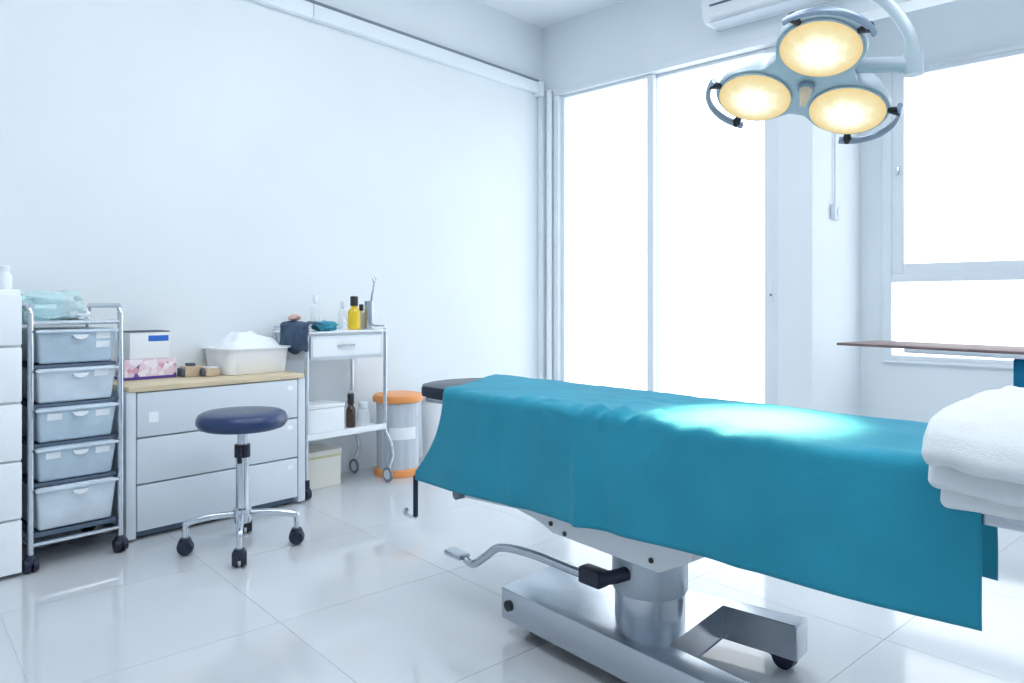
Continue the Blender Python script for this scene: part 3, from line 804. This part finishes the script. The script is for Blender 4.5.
MB().tube([(tx1 + .004, -.05, .776), (tx1 + .02, -.045, .776), (tx1 + .02, .045, .776), (tx1 + .004, .05, .776)], .005, 8).build('handle', 'chrome', d)
b = MB(); b.bx(tx0, tx1 + .008, ty0, ty1, .305, .316, .003); b.bx(tx1 + .004, tx1 + .012, ty0, ty1, .298, .33, .002); b.build('lower_shelf', 'white_plastic', t)

def bottle(name, label, x, y, z, r, h, m, capm, neck=.35, caph=.2, group=None, cat='bottle'):
    t = thing(name, label, cat, (x, y, z), 0, group)
    hs = h * (1 - caph)
    MB().lathe([(r * .9, 0), (r, .004), (r, hs * .72), (r * .8, hs * .84), (r * neck, hs * .93), (r * neck, hs)], n=24).build('body', m, t)
    MB().lathe([(r * neck * 1.25, hs - .002), (r * neck * 1.25, h * .97), (r * neck, h)], n=20).build('cap', capm, t)
    return t
TT = .853
bottle('saline_bottle', 'tall clear bottle behind the teal cloth on the trolley', -3.46, 2.20, TT, .028, .19, 'clear', 'white_plastic')
bottle('saline_bottle', 'clear bottle with pale grey cap beside the yellow bottle', -3.40, 2.335, TT, .024, .155, 'clear', 'grey_plastic')
bottle('antiseptic_bottle', 'yellow antiseptic bottle with dark cap on the trolley top', -3.36, 2.385, TT, .035, .185, 'yellow_liquid', 'black_cap', .5, .28)
bottle('lotion_bottle', 'cream bottle with dark cap beside the yellow bottle', -3.40, 2.462, TT, .026, .14, 'cream_bottle', 'black_cap', .4, .25)
bottle('vial', 'short clear white vial between clear bottle and teal cloth', -3.33, 2.30, TT, .014, .06, 'clear', 'white_plastic')
t = thing('forceps_canister', 'tall steel canister holding forceps on the trolley corner', 'canister', (-3.335, 2.468, TT))
MB().lathe([(.026, 0), (.027, .004), (.027, .158), (.024, .158), (.023, .01)], n=24).build('canister', 'steel', t)
f_ = thing('forceps', 'steel forceps standing upright in the steel canister', 'forceps', (-3.335, 2.468, TT + .015))
k = MB(); k.tube([(-.005, -.004, 0), (.004, .01, .15), (.006, .02, .205)], .004, 8, flat=.6); k.tube([(.005, .0, 0), (.006, .014, .15), (.008, .03, .255)], .005, 8, flat=.6)
k.build('shank', 'lamp_dark', f_)
MB().tube([(.008 + .0, .03 + .011 * math.cos(a), .265 + .011 * math.sin(a)) for a in [2 * PI * i / 14 for i in range(14)]], .003, 6, closed=True).build('finger_ring', 'steel', f_)
k = MB(); k.blob((0, 0, .022), (.10, .13, .05), .35, 2.5, 26, 5.5, .8)
o = k.build('folded_cloth', 'teal_soft', None, (-3.30, 2.155, TT + .002)); tag(o, 'bunched small teal cloth on the trolley top', 'cloth')
# slate cloth hanging over the end rail
def hang(u, v):
    x = -.13 + .26 * u; s = -.07 + .24 * v
    n_ = noise.noise(Vector((u * 5, v * 4, 3.3)))
    if s < 0: return (x, -s * .9 + .01, .012 + .012 * n_ + .01)
    if s < .04: a = s / .04 * PI / 2; return (x, .01 - .025 * math.sin(a), -.003 + .025 * math.cos(a) + .004 * n_)
    return (x + .02 * n_, -.015 - .004 * math.sin(u * 12) * (s * 3), -.003 - (s - .04) + .012 * math.sin(u * 9))
k = MB().grid(hang, 40, 30)
o = k.build('hanging_cloth', 'slate_cloth', None, (-3.335, 2.006, .880), ang=180); sm = o.modifiers.new('thickness', 'SOLIDIFY'); sm.thickness = .009
tag(o, 'slate blue cloth slung over the rail at the chest end of the trolley', 'cloth')
k = MB(); k.blob((0, 0, .018), (.07, .06, .035), .3, 3, 18, 2.2); o = k.build('gauze_roll', 'peach', None, (-3.39, 2.03, .906)); tag(o, 'small peach gauze roll lying on the slate blue cloth', 'gauze')
# lower shelf
LS = .317
t = thing('storage_box', 'white lidded box on the lower trolley shelf', 'box', (-3.40, 2.165, LS))
MB().bx(-.10, .10, -.115, .115, 0, .125, .004).build('carton', 'white_plastic', t); MB().bx(-.103, .103, -.118, .118, .126, .145, .004).build('lid', 'white_plastic', t)
bottle('amber_bottle', 'dark brown bottle with black cap on the lower trolley shelf', -3.335, 2.345, LS, .027, .185, 'amber', 'black_cap', .55, .3)
bottle('glass_jar', 'clear glass jar behind the dark brown bottle', -3.42, 2.40, LS, .032, .19, 'clear', 'clear', .5)
bottle('glass_jar', 'wide clear glass jar beside the bent trolley leg', -3.33, 2.425, LS, .036, .13, 'clear', 'grey_plastic', .6)
# box on the floor
t = thing('carton', 'cream cardboard box on the floor under the trolley', 'box', (-3.475, 2.20, 0))
MB().bx(-.09, .09, -.115, .115, 0, .16, .004).build('carton_body', 'cream_card', t)
MB().bx(-.093, .093, -.118, .118, .172, .20, .004).build('lid', 'cream_card', t)
MB().bx(-.0915, .0915, -.1165, .1165, .1605, .1715).build('tape_band', 'cream_band', t)

# bins
t = thing('waste_bin', 'round clear grey bin with orange lid and base ring', 'bin', (-3.36, 2.695, 0))
MB().lathe([(.138, 0), (.142, .006), (.138, .035), (.126, .04)], n=40).build('base_ring', 'orange', t)
MB().lathe([(.121, .036), (.124, .05), (.127, .42), (.121, .425)], n=40).build('body', 'bin_grey', t)
MB().lathe([(.130, .422), (.147, .428), (.149, .448), (.140, .466), (.10, .474), (.005, .475)], n=40).build('lid', 'orange', t)
k = MB(); n = 16
def lab(u, v):
    a = math.radians(-62 + 75 * u); return (.128 * math.cos(a), .128 * math.sin(a), .215 + .07 * v)
k.grid(lab, 16, 3); lo = k.build('paper_label', 'sticker', t)
t = thing('waste_bin', 'small white bin with grey lid beyond the orange-lidded bin', 'bin', (-3.42, 3.06, 0))
MB().lathe([(.085, 0), (.09, .005), (.105, .38), (.10, .385)], n=36).build('body', 'white_plastic', t)
MB().lathe([(.108, .383), (.112, .39), (.112, .415), (.10, .428), (.005, .435)], n=36).build('lid', 'grey_paint', t)

# ---------------------------------------------------------------- overbed table by the window bay
t = thing('overbed_table', 'thin dark-edged overbed table on a teal post before the window', 'table', (-.40, 2.93, 0), math.radians(-14))
MB().bx(-.52, .42, -.17, .13, .838, .848, .003).build('table_top', 'brown_edge', t)
MB().bx(-.26, .42, -.175, .12, .824, .838, .003).build('top_support', 'laminate', t)
MB().bx(.07, .178, -.15, -.05, .71, .824, .01).build('post_cover', 'teal_dark', t)
MB().bx(.18, .25, -.14, -.07, .05, .824, .006).build('post', 'grey_paint', t)
b = MB(); b.bx(.17, .66, -.22, -.17, .03, .07, .006); b.bx(.17, .66, .14, .19, .03, .07, .006); b.bx(.175, .255, -.17, .14, .03, .07, .006); b.build('foot_frame', 'grey_paint', t)
for x in (.21, .63):
    for y in (-.195, .165): MB().cyl((x, y - .015, .016), (x, y + .015, .016), .0158, n=16).build('caster', 'rubber', t)
